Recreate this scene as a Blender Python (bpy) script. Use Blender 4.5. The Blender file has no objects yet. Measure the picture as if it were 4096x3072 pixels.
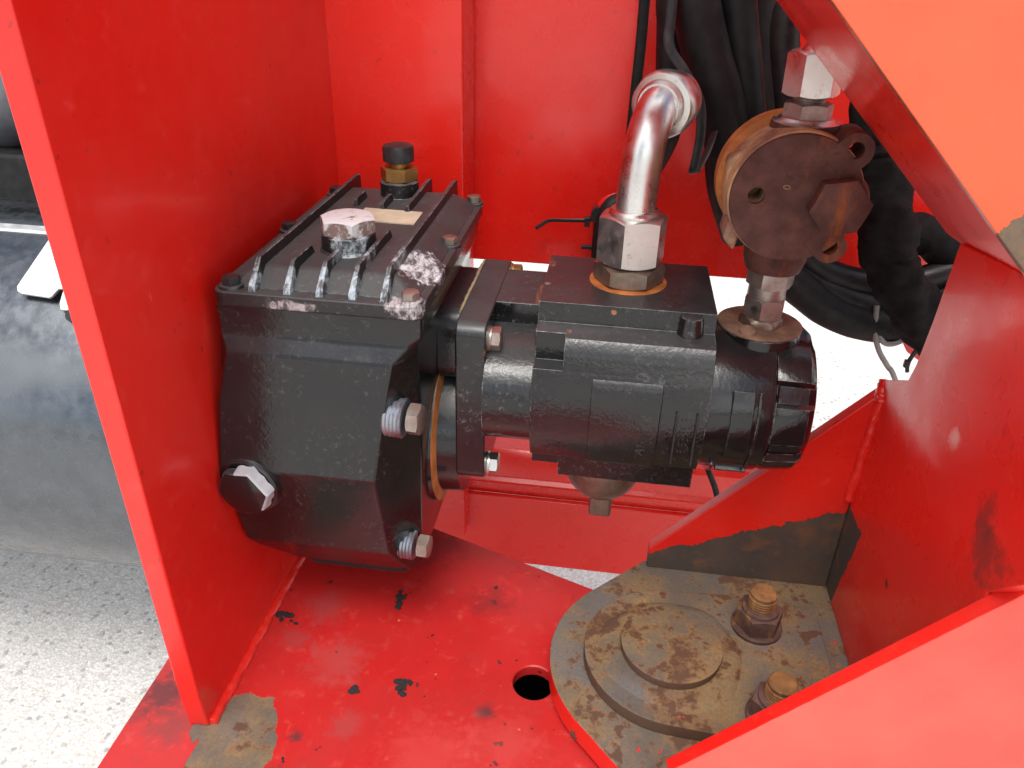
import bpy, bmesh, math, random
from mathutils import Vector, Matrix
random.seed(7)
S = bpy.context.scene
COL = S.collection
PI = math.pi

# ------------------------------------------------------------------ camera
cd = bpy.data.cameras.new('camera'); cam = bpy.data.objects.new('camera', cd); COL.objects.link(cam)
cd.sensor_width = 36.0; cd.lens = 28.125; cd.clip_start = 0.01; cd.clip_end = 500
_r = (0.99036406, 0.13599577, 0.02615678); _d = (0.08925792, -0.48240557, -0.87138848); _f = (-0.10588697, 0.86532654, -0.48989584)
cam.matrix_world = Matrix(((_r[0], -_d[0], -_f[0], 0.36278), (_r[1], -_d[1], -_f[1], -0.64612), (_r[2], -_d[2], -_f[2], 0.30943), (0, 0, 0, 1)))
S.camera = cam

# ------------------------------------------------------------------ sky, sun, exposure
SUN_EL, SUN_AZ = math.radians(67), math.radians(183)      # high, behind the viewer
W = bpy.data.worlds.new('World'); S.world = W; W.use_nodes = True
nt = W.node_tree; nt.nodes.clear()
sky = nt.nodes.new('ShaderNodeTexSky'); sky.sky_type = 'NISHITA'; sky.sun_disc = False
sky.sun_elevation = SUN_EL; sky.sun_rotation = SUN_AZ; sky.air_density = 1.0; sky.dust_density = 2.5; sky.ozone_density = 1.0
bw = nt.nodes.new('ShaderNodeRGBToBW'); nt.links.new(sky.outputs[0], bw.inputs[0])
cl = nt.nodes.new('ShaderNodeMix'); cl.data_type = 'RGBA'; cl.blend_type = 'MULTIPLY'; cl.inputs[0].default_value = 1
nt.links.new(bw.outputs[0], cl.inputs[6]); cl.inputs[7].default_value = (3.3, 3.25, 3.15, 1)
tc = nt.nodes.new('ShaderNodeTexCoord'); no = nt.nodes.new('ShaderNodeTexNoise')
no.inputs['Scale'].default_value = 2.3; no.inputs['Detail'].default_value = 6
nt.links.new(tc.outputs['Generated'], no.inputs['Vector'])
mr = nt.nodes.new('ShaderNodeMapRange'); mr.inputs[1].default_value = .42; mr.inputs[2].default_value = .60; nt.links.new(no.outputs[0], mr.inputs[0])
mx = nt.nodes.new('ShaderNodeMix'); mx.data_type = 'RGBA'
nt.links.new(mr.outputs[0], mx.inputs[0]); nt.links.new(sky.outputs[0], mx.inputs[6]); nt.links.new(cl.outputs[2], mx.inputs[7])
bg = nt.nodes.new('ShaderNodeBackground'); bg.inputs[1].default_value = 0.13; nt.links.new(mx.outputs[2], bg.inputs[0])
wo = nt.nodes.new('ShaderNodeOutputWorld'); nt.links.new(bg.outputs[0], wo.inputs[0])
sd = bpy.data.lights.new('sun', 'SUN'); sd.energy = 1.35; sd.angle = math.radians(22); sd.color = (1, .96, .9)
sun = bpy.data.objects.new('sun', sd); COL.objects.link(sun)
_sd = Vector((math.sin(SUN_AZ) * math.cos(SUN_EL), math.cos(SUN_AZ) * math.cos(SUN_EL), math.sin(SUN_EL)))
sun.rotation_euler = _sd.to_track_quat('Z', 'Y').to_euler(); sun.location = (0, 0, 3)
S.view_settings.view_transform = 'Standard'; S.view_settings.look = 'None'; S.view_settings.gamma = 1
S.view_settings.use_curve_mapping = False; S.view_settings.exposure = 0.34

# ------------------------------------------------------------------ node helper
class G:
    def __init__(s, name):
        s.m = bpy.data.materials.new(name); s.m.use_nodes = True; s.t = s.m.node_tree; s.t.nodes.clear()
        s.geo = s.n('ShaderNodeNewGeometry'); s.pos = s.geo.outputs['Position']
        s.p = s.n('ShaderNodeBsdfPrincipled'); o = s.n('ShaderNodeOutputMaterial'); s.t.links.new(s.p.outputs[0], o.inputs[0])
    def n(s, k): return s.t.nodes.new(k)
    def put(s, sock, v):
        if isinstance(v, bpy.types.NodeSocket): s.t.links.new(v, sock)
        elif v is not None:
            if hasattr(sock.default_value, '__len__') and not hasattr(v, '__len__'): sock.default_value = [v] * len(sock.default_value)
            elif hasattr(v, '__len__') and len(v) == 3 and len(sock.default_value) == 4: sock.default_value = (*v, 1)
            else: sock.default_value = v
    def noise(s, sc, det=4, ro=.55, vec=None, dist=0, stretch=None):
        x = s.n('ShaderNodeTexNoise'); x.inputs['Scale'].default_value = sc; x.inputs['Detail'].default_value = det
        x.inputs['Roughness'].default_value = ro; x.inputs['Distortion'].default_value = dist
        v = vec or s.pos
        if stretch:
            mp = s.n('ShaderNodeMapping'); mp.inputs['Scale'].default_value = stretch; s.t.links.new(v, mp.inputs[0]); v = mp.outputs[0]
        s.t.links.new(v, x.inputs['Vector']); return x.outputs['Fac']
    def vor(s, sc, feat='F1', out='Distance', rnd=1, vec=None):
        x = s.n('ShaderNodeTexVoronoi'); x.feature = feat; x.inputs['Scale'].default_value = sc; x.inputs['Randomness'].default_value = rnd
        s.t.links.new(vec or s.pos, x.inputs['Vector']); return x.outputs[out]
    def rng(s, v, a, b, c=0, d=1, smooth=False):
        x = s.n('ShaderNodeMapRange'); x.interpolation_type = 'SMOOTHSTEP' if smooth else 'LINEAR'
        s.put(x.inputs[0], v)
        for i, q in enumerate((a, b, c, d)): x.inputs[i + 1].default_value = q
        return x.outputs[0]
    def ma(s, op, a, b=None, c=None):
        x = s.n('ShaderNodeMath'); x.operation = op; s.put(x.inputs[0], a)
        if b is not None: s.put(x.inputs[1], b)
        if c is not None: s.put(x.inputs[2], c)
        return x.outputs[0]
    def mix(s, f, a, b):
        x = s.n('ShaderNodeMix'); x.data_type = 'RGBA'; s.put(x.inputs[0], f); s.put(x.inputs[6], a); s.put(x.inputs[7], b); return x.outputs[2]
    def xyz(s, v=None):
        x = s.n('ShaderNodeSeparateXYZ'); s.t.links.new(v or s.pos, x.inputs[0]); return x.outputs
    def vdist(s, pt, scale=(1, 1, 1)):
        x = s.n('ShaderNodeVectorMath'); x.operation = 'SUBTRACT'; s.t.links.new(s.pos, x.inputs[0]); x.inputs[1].default_value = pt
        y = s.n('ShaderNodeVectorMath'); y.operation = 'MULTIPLY'; s.t.links.new(x.outputs[0], y.inputs[0]); y.inputs[1].default_value = scale
        z = s.n('ShaderNodeVectorMath'); z.operation = 'LENGTH'; s.t.links.new(y.outputs[0], z.inputs[0]); return z.outputs['Value']
    def vdot(s, v):
        x = s.n('ShaderNodeVectorMath'); x.operation = 'DOT_PRODUCT'; s.t.links.new(s.pos, x.inputs[0]); x.inputs[1].default_value = v; return x.outputs['Value']
    def edge(s, r=.003, lo=.80, hi=.97):
        b = s.n('ShaderNodeBevel'); b.samples = 4; b.inputs[0].default_value = r
        x = s.n('ShaderNodeVectorMath'); x.operation = 'DOT_PRODUCT'; s.t.links.new(b.outputs[0], x.inputs[0]); s.t.links.new(s.geo.outputs['Normal'], x.inputs[1])
        return s.rng(x.outputs['Value'], lo, hi, 1, 0)
    def bump(s, h, strength=.3, dist=.002, nrm=None):
        x = s.n('ShaderNodeBump'); x.inputs['Strength'].default_value = strength; x.inputs['Distance'].default_value = dist
        s.put(x.inputs['Height'], h)
        if nrm: s.t.links.new(nrm, x.inputs['Normal'])
        return x.outputs[0]
    def out(s, col, rough=.5, metal=0, nrm=None, coat=0, spec=None, coatr=.1):
        s.put(s.p.inputs['Base Color'], col); s.put(s.p.inputs['Roughness'], rough); s.put(s.p.inputs['Metallic'], metal)
        if nrm: s.t.links.new(nrm, s.p.inputs['Normal'])
        if coat: s.p.inputs['Coat Weight'].default_value = coat; s.p.inputs['Coat Roughness'].default_value = coatr
        if spec is not None: s.put(s.p.inputs['Specular IOR Level'], spec)
        return s.m

def rust_plate(g, dark=False):
    """mill steel blotched with rust: colour socket, height socket"""
    a = g.noise(14, 6, .6); b = g.noise(36, 6, .62, dist=.3); c = g.noise(300, 3, .6)
    if dark:
        col = g.mix(g.rng(a, .35, .65), (.045, .032, .027), (.085, .052, .033))
        col = g.mix(g.rng(b, .52, .66, 0, .8), col, (.15, .06, .022)); col = g.mix(g.rng(g.noise(60, 6, .7), .58, .7, 0, .5), col, (.11, .072, .05))
    else:
        col = g.mix(g.rng(a, .40, .60), (.112, .088, .068), (.20, .132, .064))
        col = g.mix(g.rng(g.noise(11, 4), .52, .66, 0, .75), col, (.11, .108, .115))
        n1 = g.noise(15, 8, .66); n2 = g.noise(44, 6, .62)
        col = g.mix(g.rng(n1, .51, .56, 0, .6), col, (.24, .125, .045)); col = g.mix(g.rng(n1, .555, .60, 0, .9), col, (.085, .036, .020))
        col = g.mix(g.rng(n2, .55, .575, 0, .5), col, (.22, .11, .04)); col = g.mix(g.rng(n2, .575, .62, 0, .9), col, (.085, .035, .018))
        dots = g.rng(g.vor(85), .26, .16); dots = g.ma('MULTIPLY', dots, g.rng(g.noise(17, 3), .50, .58)); col = g.mix(g.ma('MULTIPLY', dots, .85), col, (.12, .048, .02))
        col = g.mix(g.rng(g.noise(20, 6, .65), .62, .70, 0, .6), col, (.36, .19, .06))
    col = g.mix(g.rng(c, .35, .7, 0, .35), col, (.05, .042, .038))
    return col, g.ma('ADD', g.ma('MULTIPLY', b, .6), g.ma('MULTIPLY', c, .4))

RED = (.66, .010, .0065); RED2 = (.72, .022, .012)
def red_paint(name, rough=.3, rust=None, dirt=.5, stains_and_sheen=(), edgewear=.6, extra=None, dark=False, tone=None):
    g = G(name)
    col = g.mix(g.rng(g.noise(3.5, 3), .3, .7), *(tone or (RED, RED2)))
    col = g.mix(g.rng(g.noise(48, 7, .75), .56, .78, 0, .14 + .2 * dirt), col, (.75, .17, .13))          # chalky scuffs
    col = g.mix(g.rng(g.noise(120, 3, .6, stretch=(1, 1, .3)), .73, .78, 0, .45 * dirt + .1), col, (.72, .28, .16))
    film = g.rng(g.noise(7, 6, .65), .46, .78, 0, .42 * dirt); col = g.mix(film, col, (.16, .02, .018))
    spot = g.ma('MULTIPLY', g.rng(g.noise(75, 2, .5), .70, .725), g.rng(g.noise(9, 2), .45, .55)); col = g.mix(g.ma('MULTIPLY', spot, dirt), col, (.025, .018, .02))
    rgh = g.rng(g.noise(20, 5), .3, .75, rough - .06, rough + .16)
    for pt, r, c, amt in stains_and_sheen:
        d = g.ma('ADD', g.vdist(pt), g.rng(g.noise(48, 7, .75), 0, 1, -r * 1.9, r * 1.9))
        k = g.rng(d, r * .35, r * 1.15, amt, 0); col = g.mix(k, col, c); rgh = g.mix(k, rgh, .55)
    if extra: col, rgh = extra(g, col, rgh)
    h = g.ma('ADD', g.ma('MULTIPLY', g.noise(260, 2), .35), g.ma('MULTIPLY', g.noise(38, 4), .65))
    nrm = g.bump(h, .10, .002)
    if edgewear:
        e = g.ma('MULTIPLY', g.edge(.0022), g.rng(g.noise(60, 5, .7), .56 - .12 * edgewear, .66 - .10 * edgewear)); e = g.ma('MULTIPLY', e, edgewear)
        col = g.mix(e, col, (.13, .075, .045)); rgh = g.mix(e, rgh, .75)
    if rust:
        mk = rust(g); rc, rh = rust_plate(g, dark)
        lip = g.rng(mk, .02, .5); col = g.mix(lip, col, rc); rgh = g.mix(lip, rgh, .78)
        hh = g.ma('SUBTRACT', g.ma('MULTIPLY', rh, g.ma('MULTIPLY', lip, .5)), lip); nrm = g.bump(hh, .5, .0012, nrm)
    return g.out(col, rgh, 0, nrm, coat=.2, coatr=.1)

def black_paint(name, rough=.28, dust=.5, cast=.35, chips=(), edgec=(.33, .34, .36), edgeamt=.5, scale=1.0, orange=.0):
    g = G(name)
    up = g.rng(g.xyz(g.geo.outputs['Normal'])[2], .2, .95)
    col = g.mix(g.rng(g.noise(16, 4), .35, .7), (.0055, .0055, .0065), (.011, .0105, .011))
    nz = g.rng(g.noise(22 * scale, 7, .7), .32, .72); dm = g.ma('ADD', g.ma('MULTIPLY', up, g.ma('MULTIPLY_ADD', nz, .5, .5)), g.ma('MULTIPLY', nz, .05))
    dm = g.ma('MULTIPLY', dm, dust); col = g.mix(dm, col, (.066, .067, .069))
    fl = g.ma('MULTIPLY', g.rng(g.noise(150, 5, .75), .56, .72, 0, dust), g.rng(g.noise(13, 4, .6), .42, .62)); col = g.mix(fl, col, (.19, .175, .18))
    rgh = g.mix(dm, g.rng(g.noise(30, 4), .3, .7, rough - .05, rough + .10), .75)
    e = g.ma('MULTIPLY', g.edge(.0018), g.rng(g.noise(90, 5, .7), .46, .6)); e = g.ma('MULTIPLY', e, edgeamt)
    col = g.mix(e, col, edgec); rgh = g.mix(e, rgh, .55)
    for pt, sc, r, c, amt in chips:
        d = g.ma('ADD', g.vdist(pt, sc), g.rng(g.noise(75, 7, .75), 0, 1, -r, r))
        k = g.ma('MULTIPLY', g.rng(d, r * .55, r * .75, amt, 0), g.rng(g.noise(150, 6, .75, stretch=(1, .35, .6)), .42, .56, .08, 1)); col = g.mix(k, col, c); rgh = g.mix(k, rgh, .6)
    if orange:
        k = g.rng(g.noise(34, 3, .6), .70, .715, 0, orange); col = g.mix(k, col, (.33, .10, .035)); rgh = g.mix(k, rgh, .8)
    h = g.ma('ADD', g.ma('MULTIPLY', g.noise(210, 3, .6), .5), g.ma('MULTIPLY', g.noise(75, 3), .5))
    g.put(g.p.inputs['Coat Weight'], g.rng(dm, 0, .5, .08, 0)); g.p.inputs['Coat Roughness'].default_value = .12
    return g.out(col, rgh, 0, g.bump(h, cast, .0022))

def steel(name, base=(.62, .61, .58), rough=.3, tint=None, tamt=.5, dirt=.3, brushed=None):
    g = G(name)
    col = g.mix(g.rng(g.noise(30, 5), .3, .7), [c * .82 for c in base], base)
    if tint: col = g.mix(g.rng(g.noise(45, 6, .65), .42, .62, 0, tamt), col, tint)
    k = g.rng(g.noise(140, 4, .7), .58, .72, 0, dirt); col = g.mix(k, col, (.07, .06, .05))
    met = g.rng(k, 0, 1, 1, .2)
    if tint: met = g.ma('MULTIPLY', met, g.rng(g.noise(45, 6, .65), .42, .62, 1, 1 - .7 * tamt))
    h = g.noise(300, 3, .6, stretch=brushed) if brushed else g.noise(240, 3, .6)
    return g.out(col, g.rng(g.noise(60, 5), .3, .7, rough - .06, rough + .14), met, g.bump(h, .08, .001))

def rust_cast(name, base=(.07, .032, .026), warm=(.30, .10, .022), tan=None):
    g = G(name)
    col = g.mix(g.rng(g.noise(38, 5, .6), .4, .68), base, [c * 1.9 for c in base])
    col = g.mix(g.rng(g.noise(24, 6, .7, stretch=(1.6, 1, .5)), .54, .70, 0, .8), col, warm)
    if tan: col = g.mix(g.rng(g.noise(18, 5, .6), .44, .6), col, tan)
    col = g.mix(g.rng(g.noise(90, 5, .7), .6, .72, 0, .6), col, (.035, .022, .02))
    h = g.ma('ADD', g.noise(180, 4, .65), g.noise(45, 3))
    return g.out(col, g.rng(g.noise(50, 4), .3, .7, .5, .78), 0, g.bump(h, .35, .0016), spec=.22)

def rubber(name, col=(.012, .012, .013), rough=.5, weave=0, spiral=0):
    g = G(name)
    c = g.mix(g.rng(g.noise(60, 5, .6), .4, .75), col, [min(1, x * 2.2 + .002) for x in col])
    if weave: h = g.vor(weave); return g.out(c, .85, 0, g.bump(g.ma('ADD', h, g.noise(30, 4)), .5, .003), spec=.15)
    return g.out(c, g.rng(g.noise(40, 4), .3, .7, rough - .08, rough + .15), 0, g.bump(g.noise(420, 2), .15, .001), spec=.3)

def flat(name, col, rough=.6, metal=0, var=.3):
    g = G(name); return g.out(g.mix(g.rng(g.noise(40, 5), .3, .7), [c * (1 - var) for c in col], col), rough, metal, g.bump(g.noise(200, 3), .1, .001))

# ------------------------------------------------------------------ mesh helpers
def V(*a): return Vector(a)
def prism(bm, poly, axis, a, b):
    """poly: 2D points in the plane normal to axis, extruded from a to b"""
    def mk(p, t): return {'x': (t, p[0], p[1]), 'y': (p[0], t, p[1]), 'z': (p[0], p[1], t)}[axis]
    A = [bm.verts.new(mk(p, a)) for p in poly]; B = [bm.verts.new(mk(p, b)) for p in poly]; n = len(poly)
    bm.faces.new(A); bm.faces.new(B[::-1])
    for i in range(n): bm.faces.new((A[i], B[i], B[(i + 1) % n], A[(i + 1) % n]))
def box(bm, x0, x1, y0, y1, z0, z1): prism(bm, [(x0, y0), (x1, y0), (x1, y1), (x0, y1)], 'z', z0, z1)
def loft(bm, rings, cap=True):
    R = [[bm.verts.new(p) for p in r] for r in rings]; n = len(R[0])
    for A, B in zip(R, R[1:]):
        for i in range(n): bm.faces.new((A[i], A[(i + 1) % n], B[(i + 1) % n], B[i]))
    if cap: bm.faces.new(R[0][::-1]); bm.faces.new(R[-1])
def frame(d):
    d = Vector(d).normalized(); u = d.orthogonal().normalized() if abs(d.z) > .99 else Vector((0, 0, 1)).cross(d).normalized()
    return d, u, d.cross(u)
def lathe(bm, org, d, prof, seg=32, rf=None, cap=True):
    """prof: (t, r) along direction d from org; rf(theta, r, i) may change the radius"""
    d, u, w = frame(d); o = Vector(org); rings = []
    for i, (t, r) in enumerate(prof):
        rings.append([o + d * t + (u * math.cos(2 * PI * k / seg) + w * math.sin(2 * PI * k / seg)) * (rf(2 * PI * k / seg, r, i) if rf else r) for k in range(seg)])
    loft(bm, rings, cap)
def hexr(th, a, rot=0):
    q = (th - rot) % (PI / 3) - PI / 6; return a / math.cos(q)
def hexnut(bm, org, d, h, rc, rot=0, cham=True, both=True):
    """chamfered hexagon prism, rc is the corner radius"""
    a = rc * math.cos(PI / 6); seg = 48; d, u, w = frame(d); o = Vector(org); k = .5
    def ring(mode):
        out = []
        for i in range(seg):
            th = rot + 2 * PI * i / seg; rh = hexr(th, a, rot); dirv = u * math.cos(th) + w * math.sin(th)
            if mode == 0: r, t = a * .95, 0
            elif mode == 1: r, t = rh, (rh - a * .95) * k if both else 0.0005
            elif mode == 2: r, t = rh, h - ((rh - a * .95) * k if cham else .0005)
            else: r, t = a * .95, h
            out.append(o + d * t + dirv * r)
        return out
    loft(bm, [ring(0), ring(1), ring(2), ring(3)])
def thread(bm, org, d, L, r, pitch=.0025, seg=24):
    prof = []; n = max(2, int(L / pitch))
    for i in range(n): prof += [(i * pitch, r * .93), (i * pitch + pitch * .5, r)]
    prof += [(n * pitch, r * .9)]; lathe(bm, org, d, prof, seg)
def smoothpath(pts, n=10):
    P = [Vector(p) for p in pts]; P = [P[0] * 2 - P[1]] + P + [P[-1] * 2 - P[-2]]; out = []
    for i in range(1, len(P) - 2):
        a, b, c, d = P[i - 1:i + 3]
        for k in range(n):
            t = k / n; out.append(.5 * ((2 * b) + (c - a) * t + (2 * a - 5 * b + 4 * c - d) * t * t + (3 * b - a - 3 * c + d) * t ** 3))
    out.append(P[-2]); return out
def tube(bm, pts, r, seg=16, n=10, rf=None, flatten=None):
    P = smoothpath(pts, n); rings = []; t0 = (P[1] - P[0]).normalized(); u = t0.orthogonal().normalized()
    if flatten: u = (Vector(flatten) - t0 * t0.dot(Vector(flatten))).normalized()
    for i, p in enumerate(P):
        t = (P[min(i + 1, len(P) - 1)] - P[max(i - 1, 0)]).normalized(); u = (u - t * t.dot(u)).normalized(); w = t.cross(u)
        ring = []
        for k in range(seg):
            th = 2 * PI * k / seg; rr = rf(i, th, len(P)) if rf else r
            ru, rw = (rr if not isinstance(rr, tuple) else rr[0]), (rr if not isinstance(rr, tuple) else rr[1])
            ring.append(p + u * math.cos(th) * ru + w * math.sin(th) * rw)
        rings.append(ring)
    loft(bm, rings)
def rrect(x0, x1, y0, y1, r, n=5):
    out = []
    for cx, cy, a in ((x1 - r, y0 + r, -90), (x1 - r, y1 - r, 0), (x0 + r, y1 - r, 90), (x0 + r, y0 + r, 180)):
        for i in range(n + 1):
            t = math.radians(a + 90 * i / n); out.append((cx + r * math.cos(t), cy + r * math.sin(t)))
    return out
def circ(cx, cy, r, n=32, a0=0, a1=2 * PI, end=False): return [(cx + r * math.cos(a0 + (a1 - a0) * i / (n if not end else n - 1)), cy + r * math.sin(a0 + (a1 - a0) * i / (n if not end else n - 1))) for i in range(n)]

def obj(name, bm, mat, parent=None, bevel=0, seg=2, ang=32, label=None, kind=None):
    bmesh.ops.recalc_face_normals(bm, faces=bm.faces)
    lim = math.radians(ang)
    for f in bm.faces: f.smooth = True
    if not bevel:
        for e in bm.edges:
            if len(e.link_faces) == 2 and e.calc_face_angle(0) > lim: e.smooth = False
    vs = [v.co for v in bm.verts]; lo = [min(v[i] for v in vs) for i in range(3)]; hi = [max(v[i] for v in vs) for i in range(3)]
    c = Vector([(a + b) / 2 for a, b in zip(lo, hi)])
    if parent is None: c.z = lo[2]
    bmesh.ops.translate(bm, verts=bm.verts, vec=-c)
    me = bpy.data.meshes.new(name); bm.to_mesh(me); bm.free(); me.materials.append(mat)
    o = bpy.data.objects.new(name, me); COL.objects.link(o)
    W0 = Vector((0, 0, 0)); q = parent
    while q: W0 += q.location; q = q.parent
    o.location = c - W0; o.parent = parent
    if bevel:
        b = o.modifiers.new('bevel', 'BEVEL'); b.width = bevel; b.segments = seg; b.limit_method = 'ANGLE'; b.angle_limit = lim; b.use_clamp_overlap = True
        wn = o.modifiers.new('wn', 'WEIGHTED_NORMAL'); wn.keep_sharp = True; wn.weight = 80
    if label: o['label'] = label
    if kind: o['kind'] = kind
    return o
def thing(name, loc, label, cat, group=None):
    o = bpy.data.objects.new(name, None); o.empty_display_size = .02; COL.objects.link(o); o.location = loc
    o['label'] = label; o['category'] = cat
    if group: o['group'] = group
    return o
def tag(o, label, cat, group=None):
    o['label'] = label; o['category'] = cat
    if group: o['group'] = group
    return o
def B(fn, *a, **k):
    bm = bmesh.new(); fn(bm, *a, **k); return bm
def cut(o, *bms):
    """real holes: boolean difference, applied, cutters removed"""
    cs = []
    for b in bms:
        bmesh.ops.recalc_face_normals(b, faces=b.faces); me = bpy.data.meshes.new('cutter'); b.to_mesh(me); b.free()
        c = bpy.data.objects.new('cutter', me); COL.objects.link(c); cs.append(c)
        m = o.modifiers.new('cut', 'BOOLEAN'); m.operation = 'DIFFERENCE'; m.solver = 'EXACT'; m.object = c
        if len(o.modifiers) > 1: o.modifiers.move(len(o.modifiers) - 1, len(cs) - 1)
    bpy.context.view_layer.update()
    dg = bpy.context.evaluated_depsgraph_get(); rest = [m for m in o.modifiers if m.type != 'BOOLEAN']
    saved = [(m.type, m.width, m.segments, m.angle_limit) if m.type == 'BEVEL' else (m.type,) for m in rest]
    for m in rest: o.modifiers.remove(m)
    bpy.context.view_layer.update(); dg = bpy.context.evaluated_depsgraph_get()
    me = bpy.data.meshes.new_from_object(o.evaluated_get(dg)); o.modifiers.clear(); o.data = me
    b2 = bmesh.new(); b2.from_mesh(me)
    for f in b2.faces: f.smooth = True
    for e in b2.edges: e.smooth = not (len(e.link_faces) == 2 and e.calc_face_angle(0) > math.radians(32))
    b2.to_mesh(me); b2.free()
    for s in saved:
        if s[0] == 'BEVEL':
            b = o.modifiers.new('bevel', 'BEVEL'); b.width, b.segments, b.angle_limit = s[1:]; b.limit_method = 'ANGLE'
        else:
            wn = o.modifiers.new('wn', 'WEIGHTED_NORMAL'); wn.keep_sharp = True
    for c in cs: me = c.data; bpy.data.objects.remove(c); bpy.data.meshes.remove(me)

# ------------------------------------------------------------------ materials
GROUND_Z, BASE_Z = -.95, -.435
def base_rust(g):
    d = g.ma('ADD', g.vdist((.012, -.165, BASE_Z), (1, .62, 1)), g.rng(g.noise(38, 6, .65), 0, 1, -.016, .016))
    a = g.rng(d, .052, .0535, 1, 0)
    lft = g.rng(g.ma('ADD', g.xyz()[0], g.rng(g.noise(40, 4), 0, 1, -.006, .006)), -.018, -.017, 0, 1)
    a = g.ma('MULTIPLY', a, lft)
    d2 = g.ma('ADD', g.vdist((-.022, -.128, BASE_Z), (1, .5, 1)), g.rng(g.noise(60, 5), 0, 1, -.006, .006)); b = g.rng(d2, .010, .011, 1, 0)
    return g.ma('MAXIMUM', a, b)
def gusset_rust(g):
    x, y, z = g.xyz()
    ln = g.ma('SUBTRACT', g.ma('MULTIPLY_ADD', x, .43, -.5665), z)           # below the slanting paint edge
    ln = g.ma('ADD', ln, g.rng(g.noise(52, 7, .7), 0, 1, -.014, .014))
    return g.rng(ln, 0, .0015)
def post_rust(g):
    x, y, z = g.xyz()
    a = g.rng(g.ma('ADD', g.ma('SUBTRACT', y, g.ma('MULTIPLY_ADD', z, -.22, .045)), g.rng(g.noise(55, 5), 0, 1, -.005, .005)), 0, .0015)
    b = g.rng(g.ma('ADD', z, g.rng(g.noise(50, 5), 0, 1, -.01, .01)), -.272, -.27, 1, 0)
    return g.ma('MULTIPLY', a, b)
def front_gusset_rust(g):
    d = g.ma('ADD', g.vdist((.452, -.15, -.372), (1, .6, 1)), g.rng(g.noise(60, 6), 0, 1, -.006, .006)); return g.rng(d, .012, .013, 1, 0)
def bare_edge(g, col, rgh):
    x = g.n('ShaderNodeVectorMath'); x.operation = 'DOT_PRODUCT'; g.t.links.new(g.geo.outputs['Normal'], x.inputs[0]); x.inputs[1].default_value = (-.7071, 0, -.7071)
    k = g.ma('MULTIPLY', g.rng(x.outputs['Value'], .75, .9), g.rng(g.noise(30, 6, .7), .32, .5, .25, 1))
    c = g.mix(g.rng(g.xyz()[2], .13, .20), (.62, .56, .54), (.22, .10, .06))
    return g.mix(k, col, c), g.mix(k, rgh, .5)
def boom_rust(g):
    d = g.ma('ADD', g.vdist((.657, -.05, .124), (1, .2, .8)), g.rng(g.noise(60, 6), 0, 1, -.016, .016)); return g.rng(d, .0175, .0185, 1, 0)
def lug_rust(g):
    up = g.rng(g.xyz(g.geo.outputs['Normal'])[2], .5, .6)
    fl = g.rng(g.noise(34, 6, .65), .685, .69, 1, 0)                         # a few flakes of paint survive
    sd_ = g.rng(g.noise(30, 5), .66, .67); return g.ma('MAXIMUM', g.ma('MULTIPLY', up, fl), g.ma('MULTIPLY', sd_, g.ma('SUBTRACT', 1, up)))
GRIME = (.055, .02, .022)
M = {}
M['red'] = red_paint('red_paint', .26, dirt=.45)
M['red_side'] = red_paint('red_paint_side_plate', .34, dirt=.4, edgewear=1)
M['red_base'] = red_paint('red_paint_base_plate', .3, rust=base_rust, dirt=1.0, tone=((.40, .011, .011), (.50, .024, .022)), stains_and_sheen=[((-.085, -.10, BASE_Z), .034, GRIME, .8), ((-.055, -.135, BASE_Z), .03, (.2, .03, .028), .7),
    ((.03, .0, BASE_Z), .022, (.32, .05, .05), .55), ((.275, -.0645, BASE_Z), .011, GRIME, .8), ((.06, -.185, BASE_Z), .022, GRIME, .7), ((.15, .2, BASE_Z), .05, (.17, .012, .012), .6), ((.078, -.125, BASE_Z), .009, GRIME, .75), ((.36, .09, BASE_Z), .016, GRIME, .5), ((.05, .06, BASE_Z), .03, (.30, .06, .06), .5), ((.09, -.02, BASE_Z), .035, (.36, .07, .065), .45), ((.25, .10, BASE_Z), .03, (.12, .012, .012), .5), ((.13, -.10, BASE_Z), .02, (.30, .05, .05), .5), ((.22, -.13, BASE_Z), .05, (.55, .08, .07), .28), ((.30, -.10, BASE_Z), .04, (.55, .08, .07), .28)])  # last two pale entries paint a pink sheen onto the floor plate
M['red_gusset'] = red_paint('red_paint_gusset', .28, rust=gusset_rust, dirt=.25, dark=True)
def skylit_face(g, col, rgh):  # salmon sky reflection painted into the colour of the outer face
    k = g.rng(g.ma('ADD', g.xyz()[1], g.rng(g.noise(45, 5), 0, 1, -.001, .001)), -.1605, -.1595, 1, 0)
    return g.mix(k, col, g.mix(g.rng(g.noise(5, 5), .38, .62), (.70, .055, .036), (.76, .105, .07))), rgh
M['red_front'] = red_paint('skylit_red_front_gusset', .36, rust=front_gusset_rust, dirt=.3, edgewear=.85, extra=skylit_face)
M['red_post'] = red_paint('red_paint_post', .26, rust=post_rust, dirt=.25, dark=True, stains_and_sheen=[((.672, -.125, -.10), .03, (.12, .02, .015), .7), ((.672, -.105, -.075), .018, (.1, .02, .015), .6), ((.672, .0127, -.2568), .005, (.02, .015, .015), .9), ((.672, -.02, -.06), .009, (.75, .4, .36), .7)])
M['red_boom'] = red_paint('red_paint_boom', .34, rust=boom_rust, dirt=.15, edgewear=.5, extra=bare_edge, tone=((.74, .060, .020), (.80, .125, .042)))  # paler orange tone paints bright outdoor light onto the boom plate
M['red_under'] = red_paint('red_paint_boom_underside', .3, dirt=.2, edgewear=0)
M['red_back'] = red_paint('red_paint_back', .22, dirt=.3)
M['lug'] = red_paint('worn_lug_plate', .3, rust=lug_rust, dirt=.3)
def dark_sides(g, c): return g.mix(g.rng(g.xyz(g.geo.outputs['Normal'])[2], .3, .75, .85, 0), c, (.085, .045, .028))       # browner scale on side faces, painted to stand in for their shade
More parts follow.
